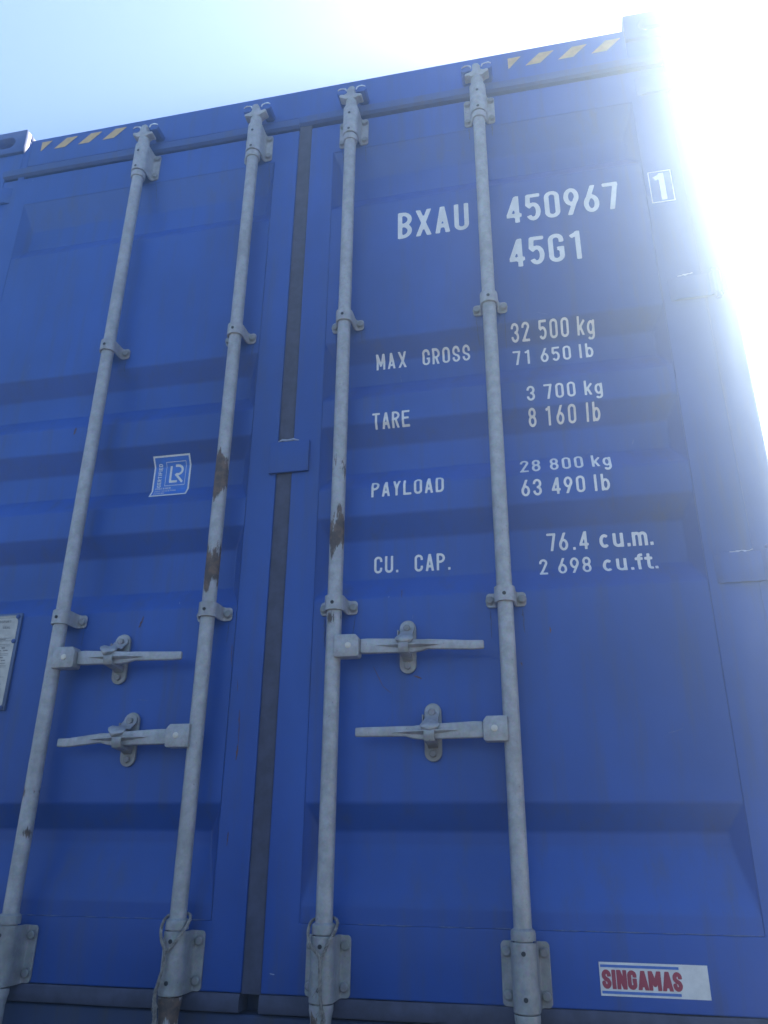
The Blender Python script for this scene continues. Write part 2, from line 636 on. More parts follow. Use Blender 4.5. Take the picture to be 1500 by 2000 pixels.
# ------------------------------------------------------------------ ground
gm, nt, N, L, B = new_mat("dusty_concrete_yard")
n1 = noise_n(nt, 0.6, 6, 0.6)
n2 = noise_n(nt, 35, 5, 0.65)
c = mix(nt, (0.19, 0.165, 0.13), (0.28, 0.245, 0.195), ramp(nt, n1, 0.3, 0.7))
c = mix(nt, c, (0.11, 0.105, 0.10), math_n(nt, 'MULTIPLY', ramp(nt, n2, 0.5, 0.75), 0.5))
L.new(c, B.inputs['Base Color'])
B.inputs['Roughness'].default_value = 0.9
bump(nt, n2, 0.5, 0.01, B)
g = MB()
g.add([(-900, -900, -0.01), (900, -900, -0.01), (900, 900, -0.01), (-900, 900, -0.01)], [(0, 1, 2, 3)])
tag(g.build("ground", gm, weld=False), "pale dusty concrete yard under the container", kind='structure')

# ------------------------------------------------------------------ the container
CON = place("shipping_container", None, None, (0, 0, 0))
tag(CON, "tall blue shipping container with closed doors and four galvanised locking rods", "container")

LEN = 12.19
# front corner posts
for sx in (1, -1):
    st = []
    for z, xo in ((0.118, 1.222), (1.808, 1.222), (1.812, 1.2145), (1.886, 1.2145), (1.890, 1.2190), (2.787, 1.2190)):
        ring = [(1.162, -0.001), (xo - 0.005, -0.001), (xo, 0.004), (xo, 0.15), (1.11, 0.15), (1.11, 0.075), (1.162, 0.075)]
        if sx < 0:
            ring = [(-x, y) for x, y in ring]
        st.append([(x, y, z) for x, y in ring])
    MB().sweep(st).build("corner_post", M_paint, CON, (sx * 1.19, 0.07, 0.118), bevel=0.0006, seg=1)
    MB().box(*sorted((sx * 1.11, sx * 1.215)), LEN - 0.15, LEN - 0.005, 0.118, 2.778).build("corner_post", M_paint, CON, (sx * 1.17, LEN - 0.1, 0.118), bevel=0.006)

def casting(sx, y0, y1, z0, z1, front):
    """hollow corner casting 0.162 x 0.178 x 0.118 with three holes"""
    xo = sx * 1.2205
    xi = sx * 1.0575
    cx = (xo + xi) / 2
    cy = (y0 + y1) / 2
    cz = (z0 + z1) / 2
    hx, hy, hz = abs(xo - xi) / 2, (y1 - y0) / 2, (z1 - z0) / 2
    t = 0.028
    top = z0 > 1
    m = MB()
    # outward end face (front or rear)
    yf = y0 if front else y1
    s = 1 if front else -1
    m.plate_hole((cx, yf, cz), (1, 0, 0), (0, 0, 1), (0, s, 0), hx, hz, t, 0.040, 0.0255)
    m.plate_hole((xo, cy + s * t / 2, cz), (0, 1, 0), (0, 0, 1), (-sx, 0, 0), hy - t / 2 - 0.0004, hz, t, 0.0395, 0.0255)
    zt = z1 if top else z0
    m.plate_hole((cx - sx * t / 2, cy + s * t / 2, zt), (1, 0, 0), (0, 1, 0), (0, 0, -1 if top else 1), hx - t / 2 - 0.0004, hy - t / 2 - 0.0004, t, 0.0318, 0.062)
    # closed inner faces
    if top:
        m.box(cx - hx + t + 0.0004, cx + hx - t - 0.0004, y0 + t + 0.0004, y1 - t - 0.0004, z0 - 0.0005, z0 + 0.010)
    x_a, x_b = sorted((xi, xi + sx * 0.012))
    m.box(x_a, x_b, min(yf + s * (t + 0.0004), yf + s * 2 * hy), max(yf + s * (t + 0.0004), yf + s * 2 * hy), z0 if top else z0 + t + 0.0004, z1 - t - 0.0004 if top else z1)
    yb = yf + s * 2 * hy
    ya, yb2 = sorted((yb, yb - s * 0.012))
    xa, xb = sorted((xi + sx * 0.0124, xo - sx * (t + 0.0004)))
    m.box(xa, xb, ya, yb2, z0 if top else z0 + t + 0.0004, z1 - t - 0.0004 if top else z1)
    return m.build("corner_casting", M_paint_worn, CON, (cx, cy, z0), bevel=0.003, seg=2)
for sx in (1, -1):
    for front in (True, False):
        y0, y1 = (-0.010, 0.168) if front else (LEN - 0.168, LEN + 0.01)
        casting(sx, y0, y1, 2.788, 2.896, front)
        casting(sx, y0, y1, 0.0, 0.1175, front)

# header, roof, walls, floor
hd = MB().prism([(0.0, 2.714), (0.0, 2.840), (0.004, 2.844), (0.075, 2.850), (0.075, 2.60), (0.055, 2.60), (0.055, 2.714)], 'x', -1.0300, 1.0565)
hd.prism([(-1.0565, 2.6), (-1.0302, 2.6), (-1.0302, 2.845), (-1.0565, 2.790)], 'y', 0.0005, 0.075)
hd.box(1.0570, 1.1600, 0.0, 0.075, 2.7, 2.787)
hd.box(-1.1600, -1.0570, 0.0, 0.075, 2.7, 2.787)
HEAD = hd.build("door_header", M_paint, CON, (0, 0, 2.72), bevel=0.0015, seg=1)
SILL = MB().prism([(0.004, 0.012), (0.004, 0.148), (0.05, 0.150), (0.05, 0.19), (0.12, 0.19), (0.12, 0.012)], 'x', -1.0565, 1.0565).build(
    "door_sill", M_sill, CON, (0, 0, 0.01), bevel=0.003, seg=1)
rf = MB()
ny = 44
for k in range(ny):
    a = 0.0755 + (LEN - 0.15) / ny * k
    b = 0.0755 + (LEN - 0.15) / ny * (k + 0.5)
    c_ = 0.0755 + (LEN - 0.15) / ny * (k + 1)
    rf.box(-1.12, 1.12, a, b, 2.815, 2.845)
    rf.box(-1.12, 1.12, b + 0.0005, c_ - 0.0005, 2.815, 2.828)
rf.build("roof", M_paint, CON, (0, 6, 2.82))
for sx in (1, -1):
    pts = []
    per = 0.28
    n = int((LEN - 0.32) / per)
    y = 0.16
    for k in range(n):
        pts += [(1.215, y), (1.215, y + 0.07), (1.18, y + 0.14), (1.18, y + 0.21)]
        y += per
    pts.append((1.215, LEN - 0.16))
    poly = [(sx * x, yy) for x, yy in pts] + [(sx * (x - 0.003), yy) for x, yy in reversed(pts)]
    m = MB()
    np_ = len(pts)
    vs = [(sx * x, yy, z) for z in (0.16, 2.80) for x, yy in pts]
    m.add(vs, [(i, i + 1, np_ + i + 1, np_ + i) for i in range(np_ - 1)])
    m.build("side_wall", M_paint, CON, (sx * 1.2, 6, 0.16))
    xa, xb = sorted((sx * 1.13, sx * 1.219))
    MB().box(xa, xb, 0.169, LEN - 0.169, 2.8, 2.86).build("top_rail", M_paint, CON, (sx * 1.18, 6, 2.8), bevel=0.003)
    MB().box(xa, xb, 0.169, LEN - 0.169, 0.015, 0.16).build("bottom_rail", M_paint, CON, (sx * 1.18, 6, 0.02), bevel=0.003)
MB().box(-1.11, 1.11, LEN - 0.05, LEN - 0.01, 0.16, 2.81).build("end_wall", M_paint, CON, (0, LEN, 0.16))
MB().box(-1.12, 1.12, 0.125, LEN - 0.06, 0.11, 0.15).build("floor_deck", M_paint_worn, CON, (0, 6, 0.12))

# hazard stripes on the header
def stripes(x_first, zb, h, per, w, count, sgn=1):
    xs = x_first
    m = MB()
    k = len(m.v)
    m.v += [(xs - 0.002, -0.0012, zb), (xs + 0.002, -0.0012, zb), (xs + 0.040, -0.0012, zb + h), (xs - 0.002, -0.0012, zb + h)]
    m.f.append((0, 1, 2, 3))
    m.build("hazard_stripe", M_yellow, HEAD, (xs, 0, zb), weld=False)
    base = None
    for i in range(count):
        xb = xs + 0.052 + per * i
        if base is None:
            m = MB()
            m.v += [(xb, -0.0012, zb), (xb + w, -0.0012, zb), (xb + w + 0.046, -0.0012, zb + h), (xb + 0.046, -0.0012, zb + h)]
            m.f.append((0, 1, 2, 3))
            base = m.build("hazard_stripe", M_yellow, HEAD, (xb, 0, zb), weld=False)
        else:
            dup(base, (xb, 0, zb))
stripes(-0.986, 2.780, 0.0435, 0.0965, 0.045, 3)
stripes(0.695, 2.766, 0.0455, 0.1025, 0.046, 3)

# ------------------------------------------------------------------ doors
DOORS = {}
def door(side):
    rx0, rx1 = RDOOR if side > 0 else LDOOR
    x0, x1 = (0.0435, 1.155) if side > 0 else (-1.114, 0.0)
    z0, z1 = 0.187, 2.657
    iz0, iz1 = 0.3205, 2.5305
    m = MB()
    O = [(x0, z0), (x1, z0), (x1, z1), (x0, z1)]
    I = [(rx0, iz0), (rx1, iz0), (rx1, iz1), (rx0, iz1)]
    vs = [(x, 0.0, z) for x, z in O] + [(x, 0.0, z) for x, z in I] + [(x, 0.05, z) for x, z in O] + [(x, 0.05, z) for x, z in I]
    fs = []
    for i in range(4):
        j = (i + 1) % 4
        fs += [(i, j, 4 + j, 4 + i), (8 + i, 12 + i, 12 + j, 8 + j), (i, 8 + i, 8 + j, j), (4 + i, 4 + j, 12 + j, 12 + i)]
    m.add(vs, fs)
    D = m.build("door", M_paint, CON, ((x0 + x1) / 2, 0, z0), bevel=0.0035, seg=3)
    # corrugated panel
    xs = [rx0 + 0.0005 + (rx1 - rx0 - 0.001) * i / 46 for i in range(47)]
    for e in (0.004, 0.0075, 0.011, 0.015, 0.019, 0.0225, 0.026, 0.030, 0.034):
        xs += [rx0 + e, rx1 - e]
    xs = sorted(set(round(v, 5) for v in xs))
    zs = []
    zz = iz0 + 0.0005
    while zz < iz1 - 0.0005:
        zs.append(zz)
        zz += 0.045
    zs.append(iz1 - 0.0005)
    for a, b in REC:
        zs = [v for v in zs if not (b - 0.012 < v < a + 0.012)]
        zs += [a + 0.005, b - 0.005, a - (SL1 if a > 2.5 else SLOPE) - 0.005, b + (SL5 if a < 0.6 else SLOPE) + 0.005]
        for t in (0, 0.085, 0.2, 0.3, 0.4, 0.5, 0.6, 0.7, 0.8, 0.915, 1):
            zs += [a - (SL1 if a > 2.5 else SLOPE) * t, b + (SL5 if a < 0.6 else SLOPE) * t]
        q = 4
        for k in range(1, q):
            zs.append(b + (SL5 if a < 0.6 else SLOPE) + (a - b - (SL5 if a < 0.6 else SLOPE) - (SL1 if a > 2.5 else SLOPE)) * k / q)
    if side:
        zs = [v for v in zs if v <= iz1 - 0.0005] + [iz1 - 0.0005]
    zs = sorted(set(round(v, 5) for v in zs))
    m = MB()
    nx = len(xs)
    vs = [(x, panel_y(x, z), z) for z in zs for x in xs]
    fs = [(j * nx + i, j * nx + i + 1, (j + 1) * nx + i + 1, (j + 1) * nx + i) for j in range(len(zs) - 1) for i in range(nx - 1)]
    m.add(vs, fs)
    P = m.build("door_panel", M_paint, D, ((rx0 + rx1) / 2, 0, iz0), sharp=60)
    # rubber gaskets round the leaf
    top = [(0.045, 0), (0.0, 0), (-0.009, 0.006), (-0.013, 0.018), (-0.012, 0.030), (-0.005, 0.0385), (0.045, 0.0385)]
    dz = 2.6730 if side > 0 else 2.6670
    st = []
    nseg = 40
    for k in range(nseg + 1):
        xx = x0 - (0.043 if side > 0 else 0) + (x1 - x0 + (0.043 if side > 0 else 0)) * k / nseg
        wob = 0.0022 * noise.noise(Vector((xx * 4, 2.0 * side, 0)))
        yw = 0.0030 * noise.noise(Vector((xx * 3, 7.0 * side, 5)))
        st.append([(xx, y + yw if y < 0.02 else y, z + dz + wob) for y, z in top])
    MB().sweep(st).build("top_gasket", M_seal_blue, D, ((x0 + x1) / 2, 0, dz))
    st = []
    for k in range(nseg + 1):
        xx = x0 + (x1 - x0) * k / nseg
        wob = 0.0020 * noise.noise(Vector((xx * 5, 3.0 * side, 1)))
        st.append([(xx, y + yw2, z + wob) for y, z in ((0.045, 0.153), (-0.004, 0.153), (-0.008, 0.160), (-0.008, 0.178), (-0.004, 0.1865), (0.045, 0.1865)) for yw2 in (0,)])
    MB().sweep(st).build("bottom_gasket", M_seal, D, ((x0 + x1) / 2, 0, 0.153))
    DOORS[side] = D
    return D

M_seal_blue = paint_mat("overpainted_rubber", (0.030, 0.085, 0.31), (0.10, 0.085, 0.085), 0.45, 0.42)
RD = door(1)
LD = door(-1)
RD['label'] = "right door leaf with white weight markings"
LD['label'] = "left door leaf with the square blue approval sticker"

# centre gasket between the leaves
st = []
for k in range(61):
    z = 0.186 + (2.690 - 0.186) * k / 60
    w = 0.0012 * noise.noise(Vector((z * 3, 0, 3)))
    st.append([(0.0006 + w * 0, 0.045, z), (0.0006, 0.004, z), (0.006 + w, 0.0015, z), (0.021 + w, 0.003, z), (0.037 + w, 0.0015, z), (0.0429, 0.004, z), (0.0429, 0.045, z)])
MB().sweep(st).build("centre_gasket", M_seal, RD, (0.021, 0, 0.186))
for sgn, a_, b_ in ((1, 1.1515, 1.1635), (-1, -1.1635, -1.1105)):
    MB().box(a_, b_, -0.0016, 0.045, 0.187, 2.70).build("side_gasket", M_paint, RD if sgn > 0 else LD, (a_, 0, 0.187))
# anti-rack plate over the gasket
PL = MB().box(-0.019, 0.092, -0.0085, -0.0012, 1.391, 1.484).build("cover_plate", M_paint, RD, (0.036, -0.01, 1.391), bevel=0.002)
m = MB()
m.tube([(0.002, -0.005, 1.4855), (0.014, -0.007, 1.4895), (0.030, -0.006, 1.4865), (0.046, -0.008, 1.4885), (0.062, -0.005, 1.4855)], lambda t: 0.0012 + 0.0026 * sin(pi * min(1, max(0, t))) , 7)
m.build("torn_film", M_scuff_glint, RD, (0.03, -0.008, 1.485))

# hinges
def hinge(sx, z):
    m = MB()
    X = lambda a, b: sorted((sx * a + (0.0205 if False else 0), sx * b))
    x0, x1 = X(1.075, 1.168)
    m.prism([(sx * 1.065, -0.0002), (sx * 1.085, -0.009), (sx * 1.165, -0.009), (sx * 1.172, -0.020), (sx * 1.190, -0.020), (sx * 1.196, -0.0065), (sx * 1.160, -0.0065), (sx * 1.158, -0.0002)], 'z', z, z + 0.07)
    h = m.build("hinge", M_paint, CON, (sx * 1.13, 0, z), bevel=0.0012)
    MB().lathe((sx * 1.181, -0.013, z - 0.012), (0, 0, 1), [(0, 0.005), (0.002, 0.0075), (0.092, 0.0075), (0.094, 0.005)], 12).build("hinge_pin", M_paint, h, (sx * 1.181, -0.013, z))
    return h
for z in (2.55, 1.795, 1.02, 0.285):
    for sx in (1, -1):
        hinge(sx, z)

# ------------------------------------------------------------------ fittings
RODY = -0.045
RODS = [-0.541, -0.136, 0.189, 0.594]

hexm = MB().lathe((0, 0, 0), (0, -1, 0), [(0, 0.0112), (0.0016, 0.0112), (0.0017, 0.0088), (0.0068, 0.0088), (0.0082, 0.0066)], 12, 0.2).mesh("bolt", M_bolt)
hexn = MB().lathe((0, 0, 0), (0, -1, 0), [(0, 0.0085), (0.0062, 0.0085), (0.0075, 0.0068)], 6, 0.3).mesh("hex_bolt", M_bolt, sharp=25)
holem = MB().lathe((0, 0, 0), (0, -1, 0), [(0, 0.0044), (0.0008, 0.0044)], 12).mesh("grease_hole", M_hole)  # shaded inside of the hole drawn as a dark disc on the sleeve

def omega(name, cx, cz, rc, t, ear, ez, sz, mat=M_galv, ear_in=0.030, asym=0.0):
    """strap bent over the rod: ear half height ez, arch half height sz"""
    path = []
    def add(x, y, h):
        path.append((x, y, h))
    yb = -0.0002 - t / 2
    add(-ear, yb, ez - 0.007); add(-ear + 0.002, yb, ez - 0.003); add(-ear + 0.006, yb, ez); add(-ear_in - 0.001, yb, ez)
    n = 5
    for k in range(1, n + 1):
        u = k / n
        x = (1 - u) ** 2 * (-ear_in) + 2 * u * (1 - u) * (-rc) + u * u * (-rc)
        y = (1 - u) ** 2 * yb + 2 * u * (1 - u) * yb + u * u * (-0.018)
        add(x, y, ez + (sz - ez) * u)
    for k in range(0, 13):
        a = pi + pi * k / 12
        add(rc * cos(a), RODY + rc * sin(a), sz)
    path += [(-x, y, h) for x, y, h in reversed(path[:9])]
    st = []
    for i, (x, y, h) in enumerate(path):
        a = path[max(i - 1, 0)]
        b = path[min(i + 1, len(path) - 1)]
        dx, dy = b[0] - a[0], b[1] - a[1]
        l = hypot(dx, dy)
        nx_, ny_ = dy / l * t / 2, -dx / l * t / 2
        st.append([(cx + x + nx_, y + ny_, cz - h), (cx + x + nx_, y + ny_, cz + h), (cx + x - nx_, y - ny_, cz + h), (cx + x - nx_, y - ny_, cz - h)])
    return MB().sweep(st).build(name, mat, CON, (cx, 0, cz), bevel=0.0009, seg=1)

def add_bolts(o, cx, cz, offs, mesh, y=-0.0055, nm="bolt"):
    for dx, dz in offs:
        b = place(nm, mesh, o, (cx + dx, y, cz + dz))
        b.rotation_euler = (0, random.uniform(0, 6), 0)

# middle guide brackets
base = omega("rod_guide_bracket", RODS[0], 1.840, 0.0215, 0.0048, 0.0465, 0.0170, 0.0185)
add_bolts(base, RODS[0], 1.840, ((-0.037, -0.001), (0.037, -0.001)), hexm)
place("grease_hole", holem, base, (RODS[0], RODY - 0.0238, 1.838))
for z in (1.840, 1.007):
    for i, x in enumerate(RODS):
        if not (z > 1.5 and i == 0):
            dup(base, (x, 0, z))
# upper and lower bearing brackets
base = omega("rod_bearing_bracket", RODS[0], 2.593, 0.0222, 0.0052, 0.0475, 0.0540, 0.0580, ear_in=0.031)
add_bolts(base, RODS[0], 2.593, ((-0.037, -0.038), (0.037, -0.038), (-0.037, 0.037), (0.037, 0.037)), hexm)
for dz in (0.020, -0.048):
    place("grease_hole", holem, base, (RODS[0], RODY - 0.0247, 2.593 + dz))
for i, x in enumerate(RODS[1:]):
    dup(base, (x, 0, 2.593))
base = omega("rod_bearing_bracket", RODS[0], 0.2445, 0.0230, 0.0055, 0.0480, 0.0570, 0.0590, M_galv_dirty, ear_in=0.031)
add_bolts(base, RODS[0], 0.2445, ((-0.037, -0.037), (0.037, -0.037), (-0.037, 0.038), (0.037, 0.038)), hexm)
for dz in (0.041, -0.035):
    place("grease_hole", holem, base, (RODS[0], RODY - 0.0257, 0.2445 + dz))
for i, x in enumerate(RODS[1:]):
    dup(base, (x, 0, 0.2445))

# locking rods with collars and cams
def cam_poly(flip):
    P = [(-.017, -.006), (-.024, .000), (-.035, -.002), (-.038, .003), (-.034, .009), (-.022, .011), (-.014, .016), (-.011, .030), (-.013, .042),
         (-.006, .049), (.006, .047), (.012, .036), (.013, .020), (.021, .015), (.033, .018), (.038, .013), (.036, .006), (.026, .002), (.018, -.006)]
    return [(-x, z) for x, z in reversed(P)] if flip else P
bare, ntb, Nb, Lb, Bb = new_mat("worn_steel_glint")
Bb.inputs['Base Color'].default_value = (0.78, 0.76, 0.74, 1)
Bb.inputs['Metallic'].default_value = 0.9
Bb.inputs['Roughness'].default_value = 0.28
for i, x in enumerate(RODS):
    m = MB().lathe((x, RODY, 0.055), (0, 0, 1), [(0, 0.0180), (2.60, 0.0180)], 28)
    rod = m.build("locking_rod", M_rod, CON, (x, RODY, 0.055))
    MB().lathe((x, RODY, 2.5105), (0, 0, 1), [(0, 0.0185), (0.0, 0.0215), (0.004, 0.0232), (0.019, 0.0232), (0.0215, 0.0215), (0.0215, 0.0185)], 24).build("collar", M_galv, rod, (x, RODY, 2.51))
    MB().lathe((x, RODY, 0.3065), (0, 0, 1), [(0, 0.0185), (0.0, 0.0245), (0.012, 0.0245), (0.017, 0.0235), (0.021, 0.0190), (0.021, 0.0185)], 24).build("collar", M_galv_dirty, rod, (x, RODY, 0.306))
    MB().lathe((x, RODY, 0.100), (0, 0, 1), [(0, 0.0205), (0.05, 0.0205), (0.060, 0.0215), (0.072, 0.0245), (0.083, 0.0245)], 24).build("lower_sleeve", M_rod, rod, (x, RODY, 0.10))
    flip = i in (0, 2)
    cm = MB().lathe((x, RODY, 2.6515), (0, 0, 1), [(0, 0.0195), (0.028, 0.0192), (0.036, 0.0175)], 24)
    P = [(x + a, 2.692 + b) for a, b in cam_poly(flip)]
    cm.prism(P, 'y', RODY - 0.017, RODY + 0.012)
    cm.build("cam", M_galv, rod, (x, RODY, 2.65), bevel=0.002)
    cm = MB()
    P = [(x + a, 0.098 - b) for a, b in cam_poly(flip)][::-1]
    cm.prism(P, 'y', RODY - 0.017, RODY + 0.012)
    cm.build("cam", M_galv_dirty, rod, (x, RODY, 0.06), bevel=0.002)
    # keepers on header and sill
    for zc, sg in ((2.722, 1), (0.072, -1)):
        for sx in (-1, 1):
            P = [(x + sx * 0.016, zc), (x + sx * 0.044, zc - sg * 0.002), (x + sx * 0.050, zc + sg * 0.010), (x + sx * 0.044, zc + sg * 0.020), (x + sx * 0.026, zc + sg * 0.022), (x + sx * 0.017, zc + sg * 0.012)]
            k_ = MB().prism(P, 'y', -0.052, -0.0005).build("cam_keeper", M_paint, CON, (x + sx * 0.03, 0, zc), bevel=0.002)
            if sg > 0:
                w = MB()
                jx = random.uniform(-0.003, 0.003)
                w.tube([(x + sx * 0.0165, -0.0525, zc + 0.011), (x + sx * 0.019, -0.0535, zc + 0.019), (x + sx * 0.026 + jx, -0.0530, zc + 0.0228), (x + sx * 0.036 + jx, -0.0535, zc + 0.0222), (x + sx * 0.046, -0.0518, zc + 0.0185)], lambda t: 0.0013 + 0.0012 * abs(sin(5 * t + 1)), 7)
                w.build("worn_edge_glint", bare, k_, (x + sx * 0.03, -0.05, zc + 0.02))  # bright strip added for the sky glint along the worn keeper edge

# handles and their retainers
def handle(rx, s, z, pin_off, h0, b1, tip_dz, ret, hub_dz=0.0):
    X = lambda a: rx + s * a
    hy0, hy1 = -0.068, -0.032
    xa, xb = sorted((X(0.006), X(h0)))
    # bar
    st = []
    data = [(h0 + 0.001, -0.003, 0.0165, 0.0085), (h0 + 0.02, -0.003, 0.0175, 0.0075), (ret - 0.03, -0.0045, 0.0165, 0.0065), (ret + 0.02, -0.0065, 0.0155, 0.0062),
            (ret + 0.038, -0.0060, 0.0135, 0.0060), (ret + 0.055, -0.0035, 0.0112, 0.0058), (b1 - 0.03, tip_dz, 0.0105, 0.0052), (b1 - 0.003, tip_dz, 0.0098, 0.0048), (b1, tip_dz, 0.0085, 0.0042)]
    for off, dz, hh, hy in data:
        st.append([(X(off), -0.047 - hy, z + 0.003 + dz - hh), (X(off), -0.047 - hy, z + 0.003 + dz + hh), (X(off), -0.047 + hy, z + 0.003 + dz + hh), (X(off), -0.047 + hy, z + 0.003 + dz - hh)])
    H = MB().sweep(st).build("door_handle", M_galv, CON, (rx, RODY, z), bevel=0.0028, seg=3)
    # rib
    st = []
    for k in range(17):
        u = k / 16
        off = (ret - 0.068) + 0.15 * u
        b = sin(pi * u) ** 0.8 * 0.010 + 0.0003
        zz = z + 0.000 - 0.003 * u
        st.append([(X(off), -0.0520, zz - 0.0075 * sin(pi * u) - 0.0004), (X(off), -0.054 - b, zz - 0.001), (X(off), -0.054 - b, zz + 0.001), (X(off), -0.0520, zz + 0.0045 * sin(pi * u) + 0.0004)])
    MB().sweep(st).build("rib", M_galv, H, (X(ret), -0.06, z), sharp=50)
    # hub block gripping the bar end
    m = MB()
    hz = 0.0262
    m.prism([(X(0.008), z - hz + hub_dz), (X(h0 - 0.004), z - hz + hub_dz), (X(h0), z - hz + 0.004 + hub_dz), (X(h0), z + hz - 0.010 + hub_dz), (X(h0 - 0.008), z + hz + hub_dz), (X(0.008), z + hz + hub_dz)], 'y', hy0, hy1)
    m.build("handle_hub", M_galv, H, (X(0.035), -0.05, z), bevel=0.0022)
    MB().lathe((X(pin_off), hy0 + 0.0004, z), (0, -1, 0), [(0, 0.0072), (0.0022, 0.0068), (0.0032, 0.005)], 18).build("hub_pin", M_pin, H, (X(pin_off), -0.068, z))
    return H

def retainer(cx, cz, tilt, half=0.0605, beak=0):
    m = MB()
    P = []
    w = 0.0195
    for k in range(13):
        a = pi * k / 12
        P.append((cx + w * cos(a), cz + half - w + w * sin(a)))
    for k in range(13):
        a = pi + pi * k / 12
        P.append((cx + w * cos(a), cz - half + w + w * sin(a)))
    m.prism(P, 'y', -0.0075, -0.0003)
    R = m.build("handle_retainer", M_galv_dirty, CON, (cx, 0, cz), bevel=0.0012)
    # lower cradle hook
    st = []
    for (y, z, t) in ((-0.0076, -0.026, 0.010), (-0.020, -0.024, 0.006), (-0.048, -0.0235, 0.004), (-0.062, -0.0225, 0.0035), (-0.0675, -0.015, 0.003), (-0.0675, -0.004, 0.0022)):
        if y > -0.055:
            st.append([(cx - 0.0115, y, cz + z - t), (cx + 0.0115, y, cz + z - t), (cx + 0.0115, y, cz + z + t), (cx - 0.0115, y, cz + z + t)])
        elif y > -0.065:
            st.append([(cx - 0.0115, y - t, cz + z - t), (cx + 0.0115, y - t, cz + z - t), (cx + 0.0115, y + t, cz + z + t), (cx - 0.0115, y + t, cz + z + t)])
        else:
            st.append([(cx - 0.0115, y - t, cz + z), (cx + 0.0115, y - t, cz + z), (cx + 0.0115, y + t, cz + z), (cx - 0.0115, y + t, cz + z)])
    MB().sweep(st).build("cradle_hook", M_galv_dirty, R, (cx, -0.03, cz - 0.02), bevel=0.0012, sharp=45)
    # swinging catch
    zt = cz + half - 0.0215
    ca, sa = cos(tilt), sin(tilt)
    def rot(x, z):
        return (cx + x * ca - z * sa, zt + x * sa + z * ca)
    st = []
    prof = [(0.016, -0.0150, 0.006), (0.012, -0.0150, 0.0130), (0.004, -0.0150, 0.0165), (-0.003, -0.0170, 0.0160), (-0.010, -0.0250, 0.0150), (-0.018, -0.0390, 0.0155), (-0.026, -0.0560, 0.0180),
            (-0.032, -0.0640, 0.0215), (-0.038, -0.0680, 0.0190), (-0.043, -0.0670, 0.0125), (-0.046, -0.0650, 0.0050)]
    th = 0.0042
    sl = []
    for k in range(9):
        pass
    rows = []
    for j, (z, y, hw) in enumerate(prof):
        row = []
        nn = 8
        for q in range(nn + 1):
            u = -1 + 2 * q / nn
            cup = 0.006 * (abs(u) ** 2) * (1 if j > 4 else 0) * (1 if beak == 0 else 1.6)
            lift = (0.010 * beak * (abs(u) ** 1.5)) if j > 5 else 0
            xx, zz = rot(u * hw + (beak * -0.006 if j > 5 else 0), z + lift * 0.6)
            row.append((xx, y + cup, zz))
        rows.append(row)
    nn1 = len(rows[0])
    vs = [p for r_ in rows for p in r_] + [(p[0], p[1] + th, p[2] - th * 0.3) for r_ in rows for p in r_]
    nr = len(rows)
    off = nr * nn1
    fs = []
    for j in range(nr - 1):
        for q in range(nn1 - 1):
            a, b, c_, d = j * nn1 + q, j * nn1 + q + 1, (j + 1) * nn1 + q + 1, (j + 1) * nn1 + q
            fs += [(a, b, c_, d), (off + a, off + d, off + c_, off + b)]
    for j in range(nr - 1):
        for q in (0, nn1 - 1):
            a, d = j * nn1 + q, (j + 1) * nn1 + q
            fs.append((a, d, off + d, off + a))
    for q in range(nn1 - 1):
        for j in (0, nr - 1):
            a, b = j * nn1 + q, j * nn1 + q + 1
            fs.append((a, b, off + b, off + a))
    MB().add(vs, fs).build("catch", M_galv, R, (cx, -0.02, zt), sharp=50)
    bx = place("hex_bolt", hexn, R, (cx, -0.0158, zt)); bx.rotation_euler = (0, 0.2, 0)
    MB().lathe((cx, -0.0075, zt), (0, -1, 0), [(0, 0.012), (0.0062, 0.012)], 16).build("spacer", M_bolt, R, (cx, -0.008, zt))
    bx = place("hex_bolt", hexn, R, (cx, -0.0075, cz - half + 0.0165)); bx.rotation_euler = (0, 0.5, 0)
    # spring leaf beside the catch
    MB().box(cx - 0.0215, cx - 0.0185, -0.030, -0.008, zt - 0.026, zt - 0.006).build("spring_leaf", M_bolt, R, (cx, -0.02, zt - 0.02), bevel=0.0008)
    return R

handle(RODS[2], 1, 0.900, 0.041, 0.066, 0.353, -0.0095, 0.171)
retainer(0.360, 0.905, 0.0, 0.063)
handle(RODS[3], -1, 0.707, 0.036, 0.060, 0.347, -0.0035, 0.178)
retainer(0.4165, 0.709, 0.0, 0.0635)
handle(RODS[0], 1, 0.900, 0.040, 0.068, 0.349, -0.0065, 0.168)
retainer(-0.379, 0.9035, -0.22, 0.0635, beak=1)
handle(RODS[1], -1, 0.705, 0.040, 0.066, 0.356, -0.0125, 0.186)
retainer(-0.3255, 0.706, -0.22, 0.0635, beak=1)

# ------------------------------------------------------------------ white lettering
def lett(txts, parent, mat=M_white, off=0.0009, nm="lettering", origin=None):
    if len(txts) > 1:
        for t_ in txts:
            lett([t_], parent, mat, off, nm, origin)
        return
    polys = []
    for a in txts:
        polys += text_polys(*a[:7], **(a[7] if len(a) > 7 else {}))
    m = draped(polys, off)
    o = origin or (m.v[0][0], 0, m.v[0][2])
    return m.build(nm, mat, parent, o, sharp=60)

# (text, x, z, cap height, width, stroke, pitch)
BW, BS, BP = 0.42, 0.135, 0.57
lett([("BXAU", 0.333, 2.137, 0.100, 0.43, BS, 0.567)], RD)
lett([("450967", 0.656, 2.134, 0.100, 0.43, BS, 0.548)], RD)
lett([("45G1", 0.656, 1.975, 0.100, 0.43, BS, 0.548)], RD)
lett([("1", 1.072, 2.140, 0.098, 0.34, 0.15, 0.5)], RD)
